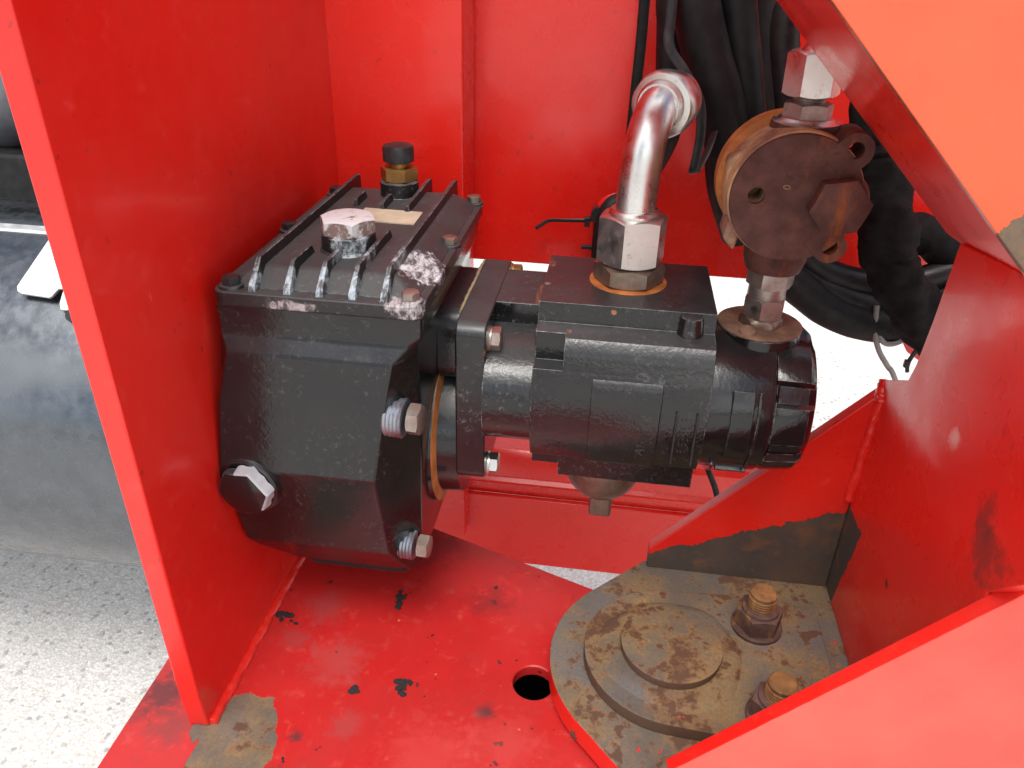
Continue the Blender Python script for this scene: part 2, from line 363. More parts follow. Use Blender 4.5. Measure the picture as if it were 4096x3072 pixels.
def _rusty():
    g = G('rusted_steel'); c, h = rust_plate(g); c = dark_sides(g, c); return g.out(c, .76, 0, g.bump(h, .55, .0015), spec=.25)
M['rust'] = _rusty()
def _rusty2():
    g = G('rusted_plate_with_paint_flakes'); c, h = rust_plate(g); c = dark_sides(g, c)
    k = g.rng(g.noise(40, 6, .65), .69, .695); c = g.mix(k, c, (.62, .035, .04)); return g.out(c, .74, 0, g.bump(h, .55, .0015), spec=.25)
M['rust_flakes'] = _rusty2()
M['rust_nut'] = rust_cast('rusted_nut', (.062, .032, .026), (.26, .12, .04))
M['rust_stud'] = rust_cast('rusted_stud', (.13, .062, .024), (.38, .18, .06))
WHT = (.62, .65, .68)
M['housing'] = black_paint('black_housing_paint', .14, dust=.4, cast=.22, edgec=(.2, .2, .22), edgeamt=.35, orange=.0)
M['cover'] = black_paint('black_cover_paint', .36, dust=.7, cast=.25, edgec=(.5, .5, .52), edgeamt=.9, chips=[((.182, .075, .022), (1, .75, 1), .036, WHT, .95), ((.185, .004, .012), (.7, 1.2, 1), .022, (.5, .45, .46), .8), ((.075, -.002, .004), (.5, 1, 1.6), .016, (.5, .44, .45), .7)])
M['fin'] = black_paint('black_fin_paint', .4, dust=.7, cast=.25, edgec=(.6, .62, .64), edgeamt=1, chips=[((.1, .008, .022), (.16, 1, .8), .024, (.36, .43, .48), .95), ((.15, .06, .042), (.35, 1, 1), .03, (.38, .43, .46), .8)])
MCH = [((.3725, .0895, -.016), (1, .5, 1), .0045, (.34, .115, .045), .95), ((.330, .074, -.033), (1, 1, 1), .004, (.34, .115, .045), .9), ((.292, .17, -.0345), (2.2, .35, 1), .013, (.34, .115, .045), .8), ((.300, .20, -.010), (1.2, .6, 1), .008, (.34, .115, .045), .75), ((.302, .14, -.010), (1, 1, 1), .004, (.5, .45, .4), .8), ((.247, .075, -.062), (1, 1, 1), .007, (.34, .115, .045), .9)]
M['motor'] = black_paint('black_motor_paint', .10, dust=.5, cast=.45, edgec=(.42, .43, .44), edgeamt=.85, chips=MCH)  # pale edge colour, here and in motor_smooth, paints glints along worn edges
M['motor_smooth'] = black_paint('black_machined_paint', .15, dust=.75, cast=.12, edgec=(.42, .43, .44), edgeamt=.8, chips=MCH)
M['tail'] = black_paint('black_tail_paint', .10, dust=.15, cast=.22, edgec=(.5, .5, .5), edgeamt=.7)
M['zinc'] = steel('zinc_plated_steel', (.66, .64, .60), .32, dirt=.45)
M['zinc_bright'] = steel('bright_steel_tube', (.72, .71, .69), .27, dirt=.08, brushed=(1, 1, .15))
M['zinc_brown'] = steel('tarnished_steel', (.34, .28, .23), .42, tint=(.12, .06, .035), tamt=.8, dirt=.3)
M['zinc_dirty'] = steel('dirty_zinc', (.42, .38, .35), .38, tint=(.16, .075, .04), tamt=.6, dirt=.5)
def _plug():
    g = G('corroded_plug'); tp_ = g.rng(g.xyz(g.geo.outputs['Normal'])[2], .5, .8); k = g.rng(g.ma('ADD', g.noise(42, 6, .7), g.ma('MULTIPLY', tp_, .16)), .50, .56)
    c = g.mix(k, (.17, .115, .10), (.50, .50, .51)); c = g.mix(g.rng(g.noise(120, 5), .55, .7, 0, .5), c, (.30, .22, .20))
    return g.out(c, .6, 0, g.bump(g.noise(160, 4), .3, .001))
M['plug_pink'] = _plug()
M['thread_zinc'] = steel('zinc_thread', (.30, .335, .39), .35, tint=(.40, .42, .45), tamt=.35, dirt=.5)
M['brass'] = steel('brass', (.47, .27, .08), .4, tint=(.14, .08, .035), tamt=.7, dirt=.4)
M['plastic'] = rubber('black_plastic', (.016, .016, .017), .38)
M['rubber'] = rubber('black_rubber', (.006, .006, .0065), .55)
M['rubber_grey'] = rubber('worn_rubber', (.011, .011, .0115), .4)
M['sleeve'] = rubber('woven_sleeve', (.008, .008, .0085), .9, weave=900)
M['valve'] = rust_cast('rusted_valve_face', (.058, .023, .018), (.24, .062, .012))
M['valve_side'] = rust_cast('rusted_valve_side', (.15, .085, .06), (.34, .16, .05), tan=(.46, .30, .15))
M['washer'] = rust_cast('rusted_washer', (.15, .09, .06), (.33, .16, .055))
M['orange'] = rust_cast('orange_rust', (.30, .105, .03), (.42, .15, .03))
M['cream'] = flat('cream_name_plate', (.55, .49, .36), .55)
M['grease'] = flat('yellowed_sealant', (.36, .29, .17), .6)
M['grey_wire'] = flat('grey_cable', (.30, .30, .28), .5)
M['dirt'] = flat('dried_dirt', (.018, .016, .017), .95)
M['alu'] = steel('aluminium_sheet', (.17, .183, .20), .22, dirt=.12)
M['alu_white'] = steel('bright_bracket', (.85, .85, .84), .42, dirt=.05)
def _ground():
    g = G('exposed_aggregate_concrete')
    vc = g.xyz(g.vor(170, 'F1', 'Color')); vd = g.vor(170); big = g.xyz(g.vor(70, 'F1', 'Color'))
    col = g.mix(vc[0], (.58, .56, .53), (.80, .78, .76)); col = g.mix(g.rng(vd, .45, .75, 0, .5), col, (.42, .40, .37))
    dark = g.ma('MULTIPLY', g.rng(big[0], .86, .88), g.rng(g.vor(70), .42, .30)); col = g.mix(g.ma('MULTIPLY', dark, .75), col, (.27, .28, .30))
    pk = g.ma('MULTIPLY', g.rng(big[1], .88, .9), g.rng(g.vor(70), .42, .30)); col = g.mix(g.ma('MULTIPLY', pk, .4), col, (.5, .36, .33))
    col = g.mix(g.rng(g.noise(330, 4, .65), .56, .68, 0, .4), col, (.34, .33, .32)); col = g.mix(g.rng(g.noise(4, 5), .35, .7, 0, .25), col, (.50, .48, .45))
    return g.out(col, .85, 0, g.bump(g.ma('ADD', vd, g.noise(260, 4)), .32, .006))
M['ground'] = _ground()
M['pebble'] = flat('pebble', (.62, .60, .57), .8, var=.55)

# ------------------------------------------------------------------ setting
gd = obj('ground', B(lambda b: prism(b, [(-60, -40), (60, -40), (60, 120), (-60, 120)], 'z', GROUND_Z - .2, GROUND_Z)), M['ground']); gd['kind'] = 'structure'
def pebbles(bm):
    for i in range(2600):
        x, y = random.uniform(-1.5, .1), random.uniform(-.45, 1.2)
        if random.random() < .12: x, y = random.uniform(.1, 1.0), random.uniform(.5, 1.6)
        r = random.uniform(.0015, .0042) * (1 if random.random() < .9 else 1.5); m = Matrix.Translation((x, y, GROUND_Z + r * .1)) @ Matrix.Rotation(random.uniform(0, 6.3), 4, 'Z') @ Matrix.Diagonal((r * random.uniform(.8, 1.7), r, r * .45, 1))
        bmesh.ops.create_icosphere(bm, subdivisions=1, radius=1, matrix=m)
tag(obj('aggregate_stones', B(pebbles), M['pebble'], kind='stuff'), 'loose pale aggregate stones bedded in the concrete ground', 'gravel')

# ------------------------------------------------------------------ welded frame
XP = -.015
fr = thing('machine_frame', (.05, .1, BASE_Z), 'red painted welded steel frame with upright side plate, floor plate and back wall', 'machine frame')
obj('side_plate', B(prism, [(-.128, BASE_Z - .0), (.43, BASE_Z - .0), (.43, .75), (-.162, .75), (-.150, .27), (-.133, -.385)], 'x', XP - .022, XP), M['red_side'], fr, bevel=.0022, seg=3)
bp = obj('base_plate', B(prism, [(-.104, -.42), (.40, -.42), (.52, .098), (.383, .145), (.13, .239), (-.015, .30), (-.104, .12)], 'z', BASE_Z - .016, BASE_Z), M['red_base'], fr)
cut(bp, B(lathe, (.3205, -.016, BASE_Z - .05), (0, 0, 1), [(0, .0235), (.1, .0235)], 40))
bp.modifiers.new('bevel', 'BEVEL').width = .0015; bp.modifiers['bevel'].limit_method = 'ANGLE'
obj('hole_shade_box', B(box, .17, .452, -.11, .129, -.64, -.625), M['dirt'], fr)  # unseen dark box added below the floor so the drilled hole looks black
for x0, x1, y0, y1 in ((.17, .44, .1205, .129), (.17, .44, -.11, -.1005), (.155, .1695, -.11, .129), (.4405, .452, -.11, .129)): obj('hole_shade_wall', B(box, x0, x1, y0, y1, -.6245, -.4515), M['dirt'], fr)
def weldbead(bm, a, b, r, n=26):
    a, b = Vector(a), Vector(b)
    tube(bm, [a.lerp(b, i / n) for i in range(n + 1)], r, 10, 2, rf=lambda i, th, N: r * (1 + .10 * math.sin(i * 2.1) + .05 * math.sin(i * .7 + 2 * th)))
obj('weld_seam', B(weldbead, (XP + .001, -.125, BASE_Z + .001), (XP + .001, .30, BASE_Z + .001), .0065, 44), M['red_side'], fr)
obj('rear_column', B(box, XP - .004, .159, .41, .495, -.6, .75), M['red_back'], fr, bevel=.003)
obj('rear_panel', B(lambda b: prism(b, [(.4985, -.126), (.4985, .75), (.512, .75), (.512, -.113), (.56, -.113), (.56, -.126)], 'x', .10, 1.15)), M['red_back'], fr, bevel=.003)
obj('cross_rail', B(lambda b: prism(b, [(.452, -.53), (.452, -.507), (.446, -.5035), (.443, -.4985), (.452, -.494), (.455, -.452), (.464, -.444), (.53, -.444), (.53, -.53)], 'x', -.03, 1.0)), M['red_back'], fr, bevel=.0015)
obj('cross_plate', B(box, -.03, 1.0, .440, .4515, -.671, -.528), M['red'], fr, bevel=.002)

# ------------------------------------------------------------------ pivot bracket (lug, gussets, post, boom)
LUG = -.40; LY = .006
pv = thing('pivot_bracket', (.6, LY, LUG), 'red pivot bracket with rusted rounded lug plate, two gussets, post and slanting boom', 'bracket')
arc = circ(.475, LY, .139, 21, math.radians(135), math.radians(225), True)
lugpoly = arc + [(.475 - .045, LY - .196 + .045), (.475, LY - .196), (.80, LY - .196), (.80, LY + .196), (.475, LY + .196), (.475 - .050, LY + .196 - .050)]
lugpoly = arc + [(.43, LY - .155), (.47, LY - .185), (.80, LY - .185), (.80, LY + .185), (.47, LY + .185), (.44, LY + .163)]
obj('lug_plate', B(prism, lugpoly, 'z', LUG - .03, LUG), M['lug'], pv, bevel=.0018)
gp = [(.447, LUG), (.672, LUG), (.80, LUG), (.80, .03), (.68, -.1075), (.447, -.370)]
obj('gusset', B(prism, [(.447, LUG), (.6715, LUG), (.6715, -.1165), (.447, -.370)], 'y', .16, .176), M['red_gusset'], pv, bevel=.0015, label='rear gusset with its lower half bare and rusted')
obj('gusset', B(prism, [(.447, LUG), (.80, LUG), (.80, .0229), (.68, -.1125), (.447, -.3745)], 'y', -.161, -.145), M['red_front'], pv, bevel=.0015)
post = [(-.30, .0975), (-.30, .06), (-.1445, -.1195), (-.1445, LUG), (.1775, LUG), (.1775, -.113), (.160, -.100), (.108, -.072), (.100, -.05), (.093, 0), (.087, .0795), (-.036, .0975)]
obj('post', B(prism, post, 'x', .672, .686), M['red_post'], pv, bevel=.0015)
obj('weld_seam', B(weldbead, (.668, .1575, LUG + .14), (.672, .1575, -.118), .006, 14), M['red_gusset'], pv)
obj('weld_seam', B(weldbead, (.672, .156, -.128), (.677, .172, -.108), .0085, 6), M['red_post'], pv)
def under(b):
    def r(y, q): return [(q - .56, y, .56), (q - .074, y, .074), (q - .057, y, .074), (q - .543, y, .56)]
    loft(b, [r(.131, .7505), r(-.0375, .7705)])
obj('boom_underside', B(under), M['red_under'], pv, bevel=.001)
obj('boom_front_plate', B(lambda b: prism(b, [(.768 - .58, .58), (.768 - .02, .02), (1.1, .02), (1.1, .58)], 'y', -.050, -.0378)), M['red_boom'], pv, bevel=.0012)
obj('boom_rear_plate', B(lambda b: prism(b, [(.771 - .56, .56), (.771 - .072, .072), (.95, .072), (.95, .56)], 'y', .1315, .141)), M['red'], pv, bevel=.001)

pp = thing('pivot_pin', (.4695, LY, LUG), 'rusted round pivot pin head with keeper plate held by two flanged nuts', 'pivot pin')
KZ = -.3835
tear = circ(.4705, LY, .0965, 25, math.radians(95), math.radians(265), True) + [(.60, LY - .106), (.645, LY - .085), (.645, LY + .085), (.60, LY + .106)]
kp = obj('keeper_plate', B(prism, tear, 'z', LUG + .0005, KZ), M['rust_flakes'], pp, bevel=.0016)
def wob(th, r, i): return r * (1 + .03 * math.sin(3 * th + 1) + .02 * math.sin(7 * th)) if i < 2 else r
obj('collar', B(lathe, (.4705, LY - .002, KZ), (0, 0, 1), [(0, .079), (.0030, .0745), (.0055, .066), (.0040, .054)], 48, rf=wob), M['rust_flakes'], pp)
obj('pin_head', B(lathe, (.4695, LY, KZ), (0, 0, 1), [(0, .0545), (.0115, .056), (.0140, .0555), (.0150, .0535)], 56), M['rust'], pp)
for nx, ny in ((.570, .060), (.572, -.066)):
    def nut(b):
        lathe(b, (nx, ny, KZ), (0, 0, 1), [(0, .0285), (.004, .0288), (.006, .027)], 32)
        hexnut(b, (nx, ny, KZ + .005), (0, 0, 1), .024, .0265, rot=.35)
        lathe(b, (nx, ny, KZ + .027), (0, 0, 1), [(0, .0215), (.005, .0205), (.0065, .018)], 28)
    n_ = obj('nut', B(nut), M['rust_nut'], pp)
    def stud(b):
        thread(b, (nx, ny, KZ + .02), (0, 0, 1), .030, .0158, .0036); lathe(b, (nx, ny, KZ + .0488), (0, 0, 1), [(0, .0145), (.004, .0148), (.0065, .0125)], 24)
    obj('stud', B(stud), M['rust_stud'], n_)

# ------------------------------------------------------------------ gearbox
gb = thing('worm_gearbox', (.1, .165, -.357), 'black cast worm gearbox with finned cover bolted beside the red side plate', 'gearbox')
def ring_h(z, xl, xr, yf, xw, yw, xlw=-.0125, yb=.325):
    return [(xl, yf, z), (xr, yf, z), (xw, yw, z), (xw, yb - .02, z), (xw - .02, yb, z), (xlw + .02, yb, z), (xlw, yb - .02, z), (min(xl, xlw + .002) - .0005 if xl < -.01 else xlw, yf + .03, z)]
def housing(bm):
    R = [ring_h(-.335, .035, .168, .035, .178, .055, .0), ring_h(-.300, -.002, .158, .012, .180, .045, -.010), ring_h(-.286, -.010, .1535, .004, .181, .042, -.0135),
         ring_h(-.174, -.0138, .1500, -.0190, .185, .040, -.0143), ring_h(-.10, -.006, .1605, -.0115, .187, .034, -.014),
         ring_h(-.046, .008, .170, -.006, .188, .024, -.0125), ring_h(-.030, .0, .184, .0035, .192, .012, -.004), ring_h(-.020, .0005, .1965, .0040, .198, .009, -.001), ring_h(.0005, .0005, .1975, .002, .199, .008, -.001)]
    loft(bm, R)
hs = obj('housing', B(housing), M['housing'], gb, bevel=.007, seg=4, ang=11)
obj('foot', B(prism, rrect(.03, .166, .052, .24, .02), 'z', -.357, -.333), M['dirt'], gb, bevel=.002)
def coverf(bm): prism(bm, rrect(-.001, .2005, -.002, .333, .013), 'z', .0005, .0145)
cv = obj('cover', B(coverf), M['cover'], gb, bevel=.0018)
def covert(bm):
    loft(bm, [[(.010, .010, .0135), (.196, .010, .0135), (.196, .322, .0135), (.010, .322, .0135)], [(.030, .034, .0305), (.1675, .034, .0305), (.1675, .308, .0305), (.030, .308, .0305)]])
obj('cover_crown', B(covert), M['cover'], cv, bevel=.004, seg=3, ang=12)
def fin(bm, x, y0, y1, front, back, h=.0405):
    p = []
    p += [(.0025, .012), (.0045, .020), (.026, .0395), (.029, h)] if front else [(y0, .029), (y0 + .002, h - .003), (y0 + .006, h - .001)]
    p += [(.326, h), (.338, .0385), (.336, .012)] if back else [(y1 - .004, h - .001), (y1, .034), (y1, .029)]
    n = len(p)
    A = [bm.verts.new((x - (.0034 if z < .03 else .0021), y, z)) for y, z in p]; Bq = [bm.verts.new((x + (.0034 if z < .03 else .0021), y, z)) for y, z in p]
    bm.faces.new(A); bm.faces.new(Bq[::-1])
    for i in range(n): bm.faces.new((A[i], Bq[i], Bq[(i + 1) % n], A[(i + 1) % n]))
for x, y0, y1, f_, b_ in ((.038, 0, 0, 1, 1), (.0715, 0, .075, 1, 0), (.1025, 0, .066, 1, 0), (.1335, 0, .136, 1, 0), (.1635, 0, 0, 1, 1), (.067, .229, .268, 0, 0), (.1005, .221, .262, 0, 0), (.131, .217, 0, 0, 1)):
    obj('fin', B(fin, x, y0, y1, f_, b_), M['fin'], cv, bevel=.0007, seg=2)
obj('name_plate', B(prism, [(.081, .178), (.1495, .1765), (.149, .2205), (.081, .223)], 'z', .0303, .0318), M['cream'], cv)
BX, BY = .104, .093
obj('plug_boss', B(lathe, (BX, BY, .027), (0, 0, 1), [(0, .032), (.006, .0275), (.020, .0265), (.0215, .025)], 36), M['fin'], cv)
obj('filler_plug', B(hexnut, (BX, BY, .0475), (0, 0, 1), .0165, .0285, .2), M['plug_pink'], gb, label='big hexagonal filler plug caked with pale corrosion')
br = obj('breather', B(lathe, (.1045, .288, .027), (0, 0, 1), [(0, .028), (.004, .0235), (.020, .0228), (.0215, .021)], 36), M['fin'], gb, label='breather with brass nut and black cap')
obj('hex_nut', B(hexnut, (.1045, .288, .0485), (0, 0, 1), .016, .0225, .3), M['brass'], br)
def neckf(b): lathe(b, (.1045, .288, .064), (0, 0, 1), [(0, .0115), (.010, .0115)], 24)
obj('neck', B(neckf), M['brass'], br)
obj('cap', B(lathe, (.1045, .288, .0705), (0, 0, 1), [(0, .0165), (.001, .0185), (.0155, .0188), (.0185, .0172), (.0195, .0145)], 36), M['plastic'], br)
for i, (x, y, m) in enumerate(((.0145, .013, 'plastic'), (.187, .010, 'zinc_dirty'), (.1915, .165, 'zinc_brown'), (.1895, .322, 'zinc_brown'), (.0085, .175, 'plastic'), (.012, .322, 'plastic'))):
    def pad(b, x=x, y=y): lathe(b, (x, y, .0135), (0, 0, 1), [(0, .0125), (.0035, .0115), (.004, .0105)], 24)
    obj('bolt_pad', B(pad), M['cover'], cv)
    bo = obj('bolt', B(hexnut, (x, y, .0172), (0, 0, 1), .0075, .0088, .2 * i, True, False), M[m], gb)
FX, FZ = .0145, -.195
def fplug(b):
    hexnut(b, (FX, -.0205, FZ), (-.10, -1, -.05), .012, .0285, .12)
obj('plug_seat', B(lathe, (FX, -.010, FZ), (-.10, -1, -.05), [(0, .036), (.008, .0335), (.010, .031)], 40), M['housing'], gb)
obj('front_plug', B(fplug), M['motor_smooth'], gb, label='black hexagonal plug with a chipped pale rim')
def rimf(bm):
    d, u, w = frame((-.10, -1, -.05)); o = Vector((FX, -.0205, FZ)); rs = []
    for i in range(22):
        th = math.radians(-40 + 140 * i / 21) ; a = .0285 * math.cos(PI / 6); r = hexr(th, a, .12); k = .0016 * (1 + .5 * math.sin(i * 1.7)); dirv = u * math.cos(th) + w * math.sin(th)
        rs.append([o + dirv * (r + .0008) + d * .0005, o + dirv * (r + .0022 + k) + d * .0005, o + dirv * (r + .0018) + d * (.0105), o + dirv * (r - .0002) + d * (.0122)])
    loft(bm, rs)
obj('chipped_rim', B(rimf), flat('grey_chipped_paint', (.40, .40, .43), .6), gb)
for px, py, pz, r, nm in ((.168, .006, -.108, .0205, 'a'), (.166, .030, -.290, .0175, 'b')):
    sp = obj('side_plug', B(thread, (px - .008, py, pz), (1, -.08, 0), .022, r, .0038), M['thread_zinc'], gb)
    obj('plug_head', B(hexnut, (px + .0145, py - .0015, pz), (1, -.08, 0), .013, r * .80, .3), M['zinc_dirty'], sp)
RC = (.166, -.205)
obj('side_boss', B(lathe, (.176, *RC), (1, 0, 0), [(0, .102), (.0115, .100)], 72), M['housing'], gb)
obj('boss_rim', B(lathe, (.1875, *RC), (1, 0, 0), [(0, .100), (.0005, .100), (.0035, .0895), (.0037, .087)], 72), M['orange'], gb)
obj('adapter_disc', B(lathe, (.1905, *RC), (1, 0, 0), [(0, .0875), (.0242, .086)], 72), M['housing'], gb)
obj('adapter_plate', B(prism, rrect(.11, .262, -.125, -.040, .02), 'x', .186, .2146), M['housing'], gb, bevel=.002)

# ------------------------------------------------------------------ hydraulic motor
mo = thing('hydraulic_motor', (.35, .16, -.216), 'black hydraulic motor block bolted between the gearbox and the small round pump', 'hydraulic motor')
def flg(b): prism(b, rrect(.070, .274, -.226, -.034, .016), 'x', .2148, .2470)
fl = obj('flange', B(flg), M['motor_smooth'], mo, bevel=.0025, seg=3)
obj('sealant', B(tube, [(.2136, .272, -.040), (.2132, .235, -.036), (.2138, .20, -.037), (.2134, .16, -.0365), (.2138, .11, -.037)], .0022, 8, 8, rf=lambda i, th, N: .0013 + .0012 * abs(math.sin(i * .9))), M['grease'], mo)
def fbolt(b, y, z):
    lathe(b, (.2465, y, z), (1, 0, 0), [(0, .0135), (.002, .0138), (.0025, .0125), (.0045, .0125)], 28); hexnut(b, (.2508, y, z), (1, 0, 0), .0095, .0128, .1, True, False)
for y, z, m in ((.091, -.056, 'zinc_dirty'), (.090, -.212, 'zinc'), (.258, -.050, 'brass'), (.256, -.212, 'zinc')):
    obj('bolt', B(fbolt, y, z), M[m], mo)
def neck(b):
    prism(b, [(.138, -.0345), (.236, -.0345), (.236, -.12), (.138, -.12)], 'x', .246, .2985)
obj('neck_block', B(neck), M['motor_smooth'], mo, bevel=.0015)
def nprof():
    sg = lambda v, e: math.copysign(abs(v) ** e, v)
    c = [(.155 + .104 * sg(math.cos(a), .72), -.1195 + .062 * sg(math.sin(a), .85)) for a in [math.radians(70 + 220 * i / 22) for i in range(23)]]; return c
def neckcyl(b): prism(b, [(.20, -.060)] + nprof() + [(.22, -.19), (.25, -.12), (.236, -.06)], 'x', .2462, .2978)
obj('neck_barrel', B(neckcyl), M['motor'], mo)
BODY = [(.226, -.010), (.0915, -.010), (.0885, -.0305), (.0745, -.0315), (.064, -.0355), (.0575, -.043), (.0545, -.052), (.0515, -.066), (.0475, -.076), (.046, -.095), (.0465, -.118), (.050, -.140), (.0565, -.160), (.066, -.1765), (.083, -.1795), (.086, -.2155), (.235, -.2155), (.255, -.19), (.262, -.16), (.262, -.09), (.245, -.05), (.228, -.035)]
bb = obj('body_block', B(prism, BODY, 'x', .2972, .4735), M['motor'], mo, bevel=.003, seg=3, ang=28)
cut(bb, B(box, .28, .3272, 0, .0735, -.0655, -.0335), B(box, .28, .3272, 0, .0905, -.26, -.1815), B(box, .28, .3272, 0, .3, -.26, -.2035))
PAN = [(.0540, -.0655), (.0490, -.0715), (.0445, -.078), (.0430, -.095), (.0435, -.118), (.047, -.140), (.0535, -.160), (.0635, -.1775), (.0685, -.178), (.0585, -.160), (.052, -.14), (.0485, -.118), (.048, -.095), (.0495, -.078)]
obj('raised_panel', B(prism, PAN, 'x', .3575, .4275), M['motor'], mo, bevel=.0022, seg=3, ang=40)
obj('corner_boss', B(lathe, (.449, .0885, -.034), (0, 0, 1), [(0, .0135), (.018, .0118), (.0215, .0105), (.0228, .007)], 20), M['motor'], mo)
def lframe(b):
    for x0, x1, z0, z1 in ((.4425, .4445, -.158, -.098), (.4625, .4645, -.158, -.098)):
        prism(b, [(x0, z0), (x1, z0), (x1, z1), (x0, z1)], 'y', .0425, .06)
obj('cast_frame', B(lframe), M['plastic'], mo, bevel=.0007)
def front_y(z):
    P = BODY[9:14]
    for (y0, z0), (y1, z1) in zip(P, P[1:]):
        if z1 <= z <= z0: return y0 + (y1 - y0) * (z0 - z) / (z0 - z1)
    return .05
def castmarks(b):
    for i, z in enumerate((-.106, -.116, -.124, -.130, -.137, -.147)):
        y = front_y(z)
        for k in range(3):
            x = .4485 + k * .0042 + random.uniform(-.0006, .0006); w = random.choice((.0009, .0014))
            prism(b, [(x, z - .001), (x + w, z - .001), (x + w, z + .001), (x, z + .001)], 'y', y - .0009, y + .002)
obj('cast_marks', B(castmarks), M['plastic'], mo)
def letters(txt, size, depth, mat, name, parent, M4):
    cu = bpy.data.curves.new('t', 'FONT'); cu.body = txt; cu.size = size; cu.extrude = depth; cu.align_x = 'CENTER'; cu.align_y = 'CENTER'
    t = bpy.data.objects.new('t', cu); COL.objects.link(t); bpy.context.view_layer.update()
    me = bpy.data.meshes.new_from_object(t.evaluated_get(bpy.context.evaluated_depsgraph_get())); bpy.data.objects.remove(t); bpy.data.curves.remove(cu)
    bm = bmesh.new(); bm.from_mesh(me); bpy.data.meshes.remove(me); bm.transform(M4); return obj(name, bm, mat, parent)
RF = Matrix(((1, 0, 0, 0), (0, 0, -1, 0), (0, 1, 0, 0), (0, 0, 0, 1)))          # text plane to face -Y
letters('A', .013, .0012, M['plastic'], 'cast_letter', mo, Matrix.Translation((.4115, front_y(-.150) - .0035, -.150)) @ RF @ Matrix.Rotation(math.radians(75), 4, 'Z') )
letters('v', .009, .001, M['plastic'], 'cast_letter', mo, Matrix.Translation((.4125, front_y(-.137) - .0033, -.136)) @ RF @ Matrix.Rotation(math.radians(80), 4, 'Z'))
obj('port_face', B(lathe, (.385, .165, -.0105), (0, 0, 1), [(0, .0415), (.0012, .041)], 44), M['orange'], mo)

# ------------------------------------------------------------------ fittings around the motor
el = thing('elbow_fitting', (.385, .165, -.009), 'bright steel elbow pipe rising from the black motor block', 'pipe elbow')
obj('port_hex', B(hexnut, (.385, .165, -.0092), (0, 0, 1), .0205, .0375, .25), M['zinc_brown'], el)
obj('union_nut', B(hexnut, (.3845, .165, .0125), (0, 0, 1), .0505, .0365, .55), M['zinc'], el)
obj('collar', B(lathe, (.385, .165, .062), (0, 0, 1), [(0, .0265), (.004, .0265), (.0065, .024), (.0070, .0205)], 36), M['zinc_bright'], el)
EP = [(.385, .165, .058), (.3853, .1655, .085), (.3862, .1665, .108), (.388, .170, .130), (.392, .180, .149), (.3985, .197, .1625), (.4085, .222, .1685), (.421, .250, .170)]
obj('bent_tube', B(tube, EP, .0205, 28, 8), M['zinc_bright'], el)
ed = Vector((.40, .90, .03)).normalized(); e0 = Vector((.3985, .197, .1635))
obj('ring', B(lathe, e0 - ed * .002, ed, [(0, .0222), (.002, .0245), (.006, .0255), (.0075, .0245)], 40), M['zinc_bright'], el)
obj('end_nut', B(lathe, e0 + ed * .004, ed, [(0, .026), (.001, .0310), (.004, .0330), (.016, .0335), (.022, .0320), (.0225, .0285), (.040, .0285), (.042, .026)], 44, rf=lambda th, r, i: min(r, hexr(th, .0318)) if r > .032 else r), M['zinc'], el)

pl = thing('drain_fitting', (.378, .16, -.315), 'rusty domed port fitting hanging under the black motor block', 'port plug')
obj('dome', B(lathe, (.378, .16, -.214), (0, 0, -1), [(0, .046), (.026, .0465), (.040, .045), (.054, .039), (.066, .028), (.072, .018)], 40), M['zinc_brown'], pl)
obj('tang', B(prism, rrect(.3655, .3925, .134, .150, .004, 3), 'z', -.3065, -.27), M['zinc_brown'], pl, bevel=.003)
obj('bolt_tip', B(lathe, (.4335, .12, -.215), (0, 0, -1), [(0, .012), (.006, .011), (.0075, .008)], 20), M['zinc_brown'], mo)

# ------------------------------------------------------------------ tail pump
tp = thing('tail_pump', (.53, .16, -.216), 'small round glossy black pump head on the end of the motor block', 'pump')
TY, TZ = .160, -.132
def tailbody(th, r, i):
    c = math.cos(th); s = math.sin(th); return r * (1 + .012 * math.cos(4 * th))
obj('barrel', B(lathe, (.473, TY, TZ), (1, 0, 0), [(0, .0850), (.066, .0850), (.070, .0835), (.0715, .081)], 56, rf=tailbody), M['tail'], tp)
def caprf(th, r, i):
    if i in (1, 2, 3): return r * (1 - .085 * max(0, min(1, (math.cos(7 * th + .6) - .45) * 5)))
    return r
obj('end_cap', B(lathe, (.5445, TY, TZ), (1, 0, 0), [(0, .0815), (.004, .0825), (.034, .080), (.040, .075), (.043, .066), (.0445, .03)], 108, rf=caprf), M['tail'], tp)
def tpad(b, x0, x1, a0, a1, r0, r1):
    n = 10; A = [(math.radians(a0 + (a1 - a0) * i / n)) for i in range(n + 1)]
    poly = [(TY + r1 * math.cos(a), TZ + r1 * math.sin(a)) for a in A] + [(TY + r0 * math.cos(a), TZ + r0 * math.sin(a)) for a in A[::-1]]; prism(b, poly, 'x', x0, x1)
obj('raised_pad', B(tpad, .5005, .5230, 150, 205, .080, .0880), M['tail'], tp, bevel=.0012)
obj('raised_rib', B(tpad, .5270, .5300, 150, 222, .080, .0870), M['tail'], tp, bevel=.0008)
obj('raised_rib', B(tpad, .4905, .4945, 215, 262, .080, .0890), M['tail'], tp, bevel=.001)
obj('raised_pad', B(tpad, .4985, .5320, 228, 262, .080, .0885), M['tail'], tp, bevel=.001)
obj('port_neck', B(lathe, (.5285, .162, -.125), (0, 0, 1), [(0, .050), (.05, .0465), (.066, .0445), (.0765, .0435)], 44), M['tail'], tp)
obj('washer', B(lathe, (.5285, .162, -.0483), (0, 0, 1), [(0, .0425), (.0008, .0440), (.0030, .0442), (.0038, .0425), (.0032, .030), (.0034, .02)], 52), M['washer'], tp)
lu = thing('lower_union', (.5295, .160, -.045), 'short tarnished hex union joining the round pump to the rusted valve', 'pipe union')
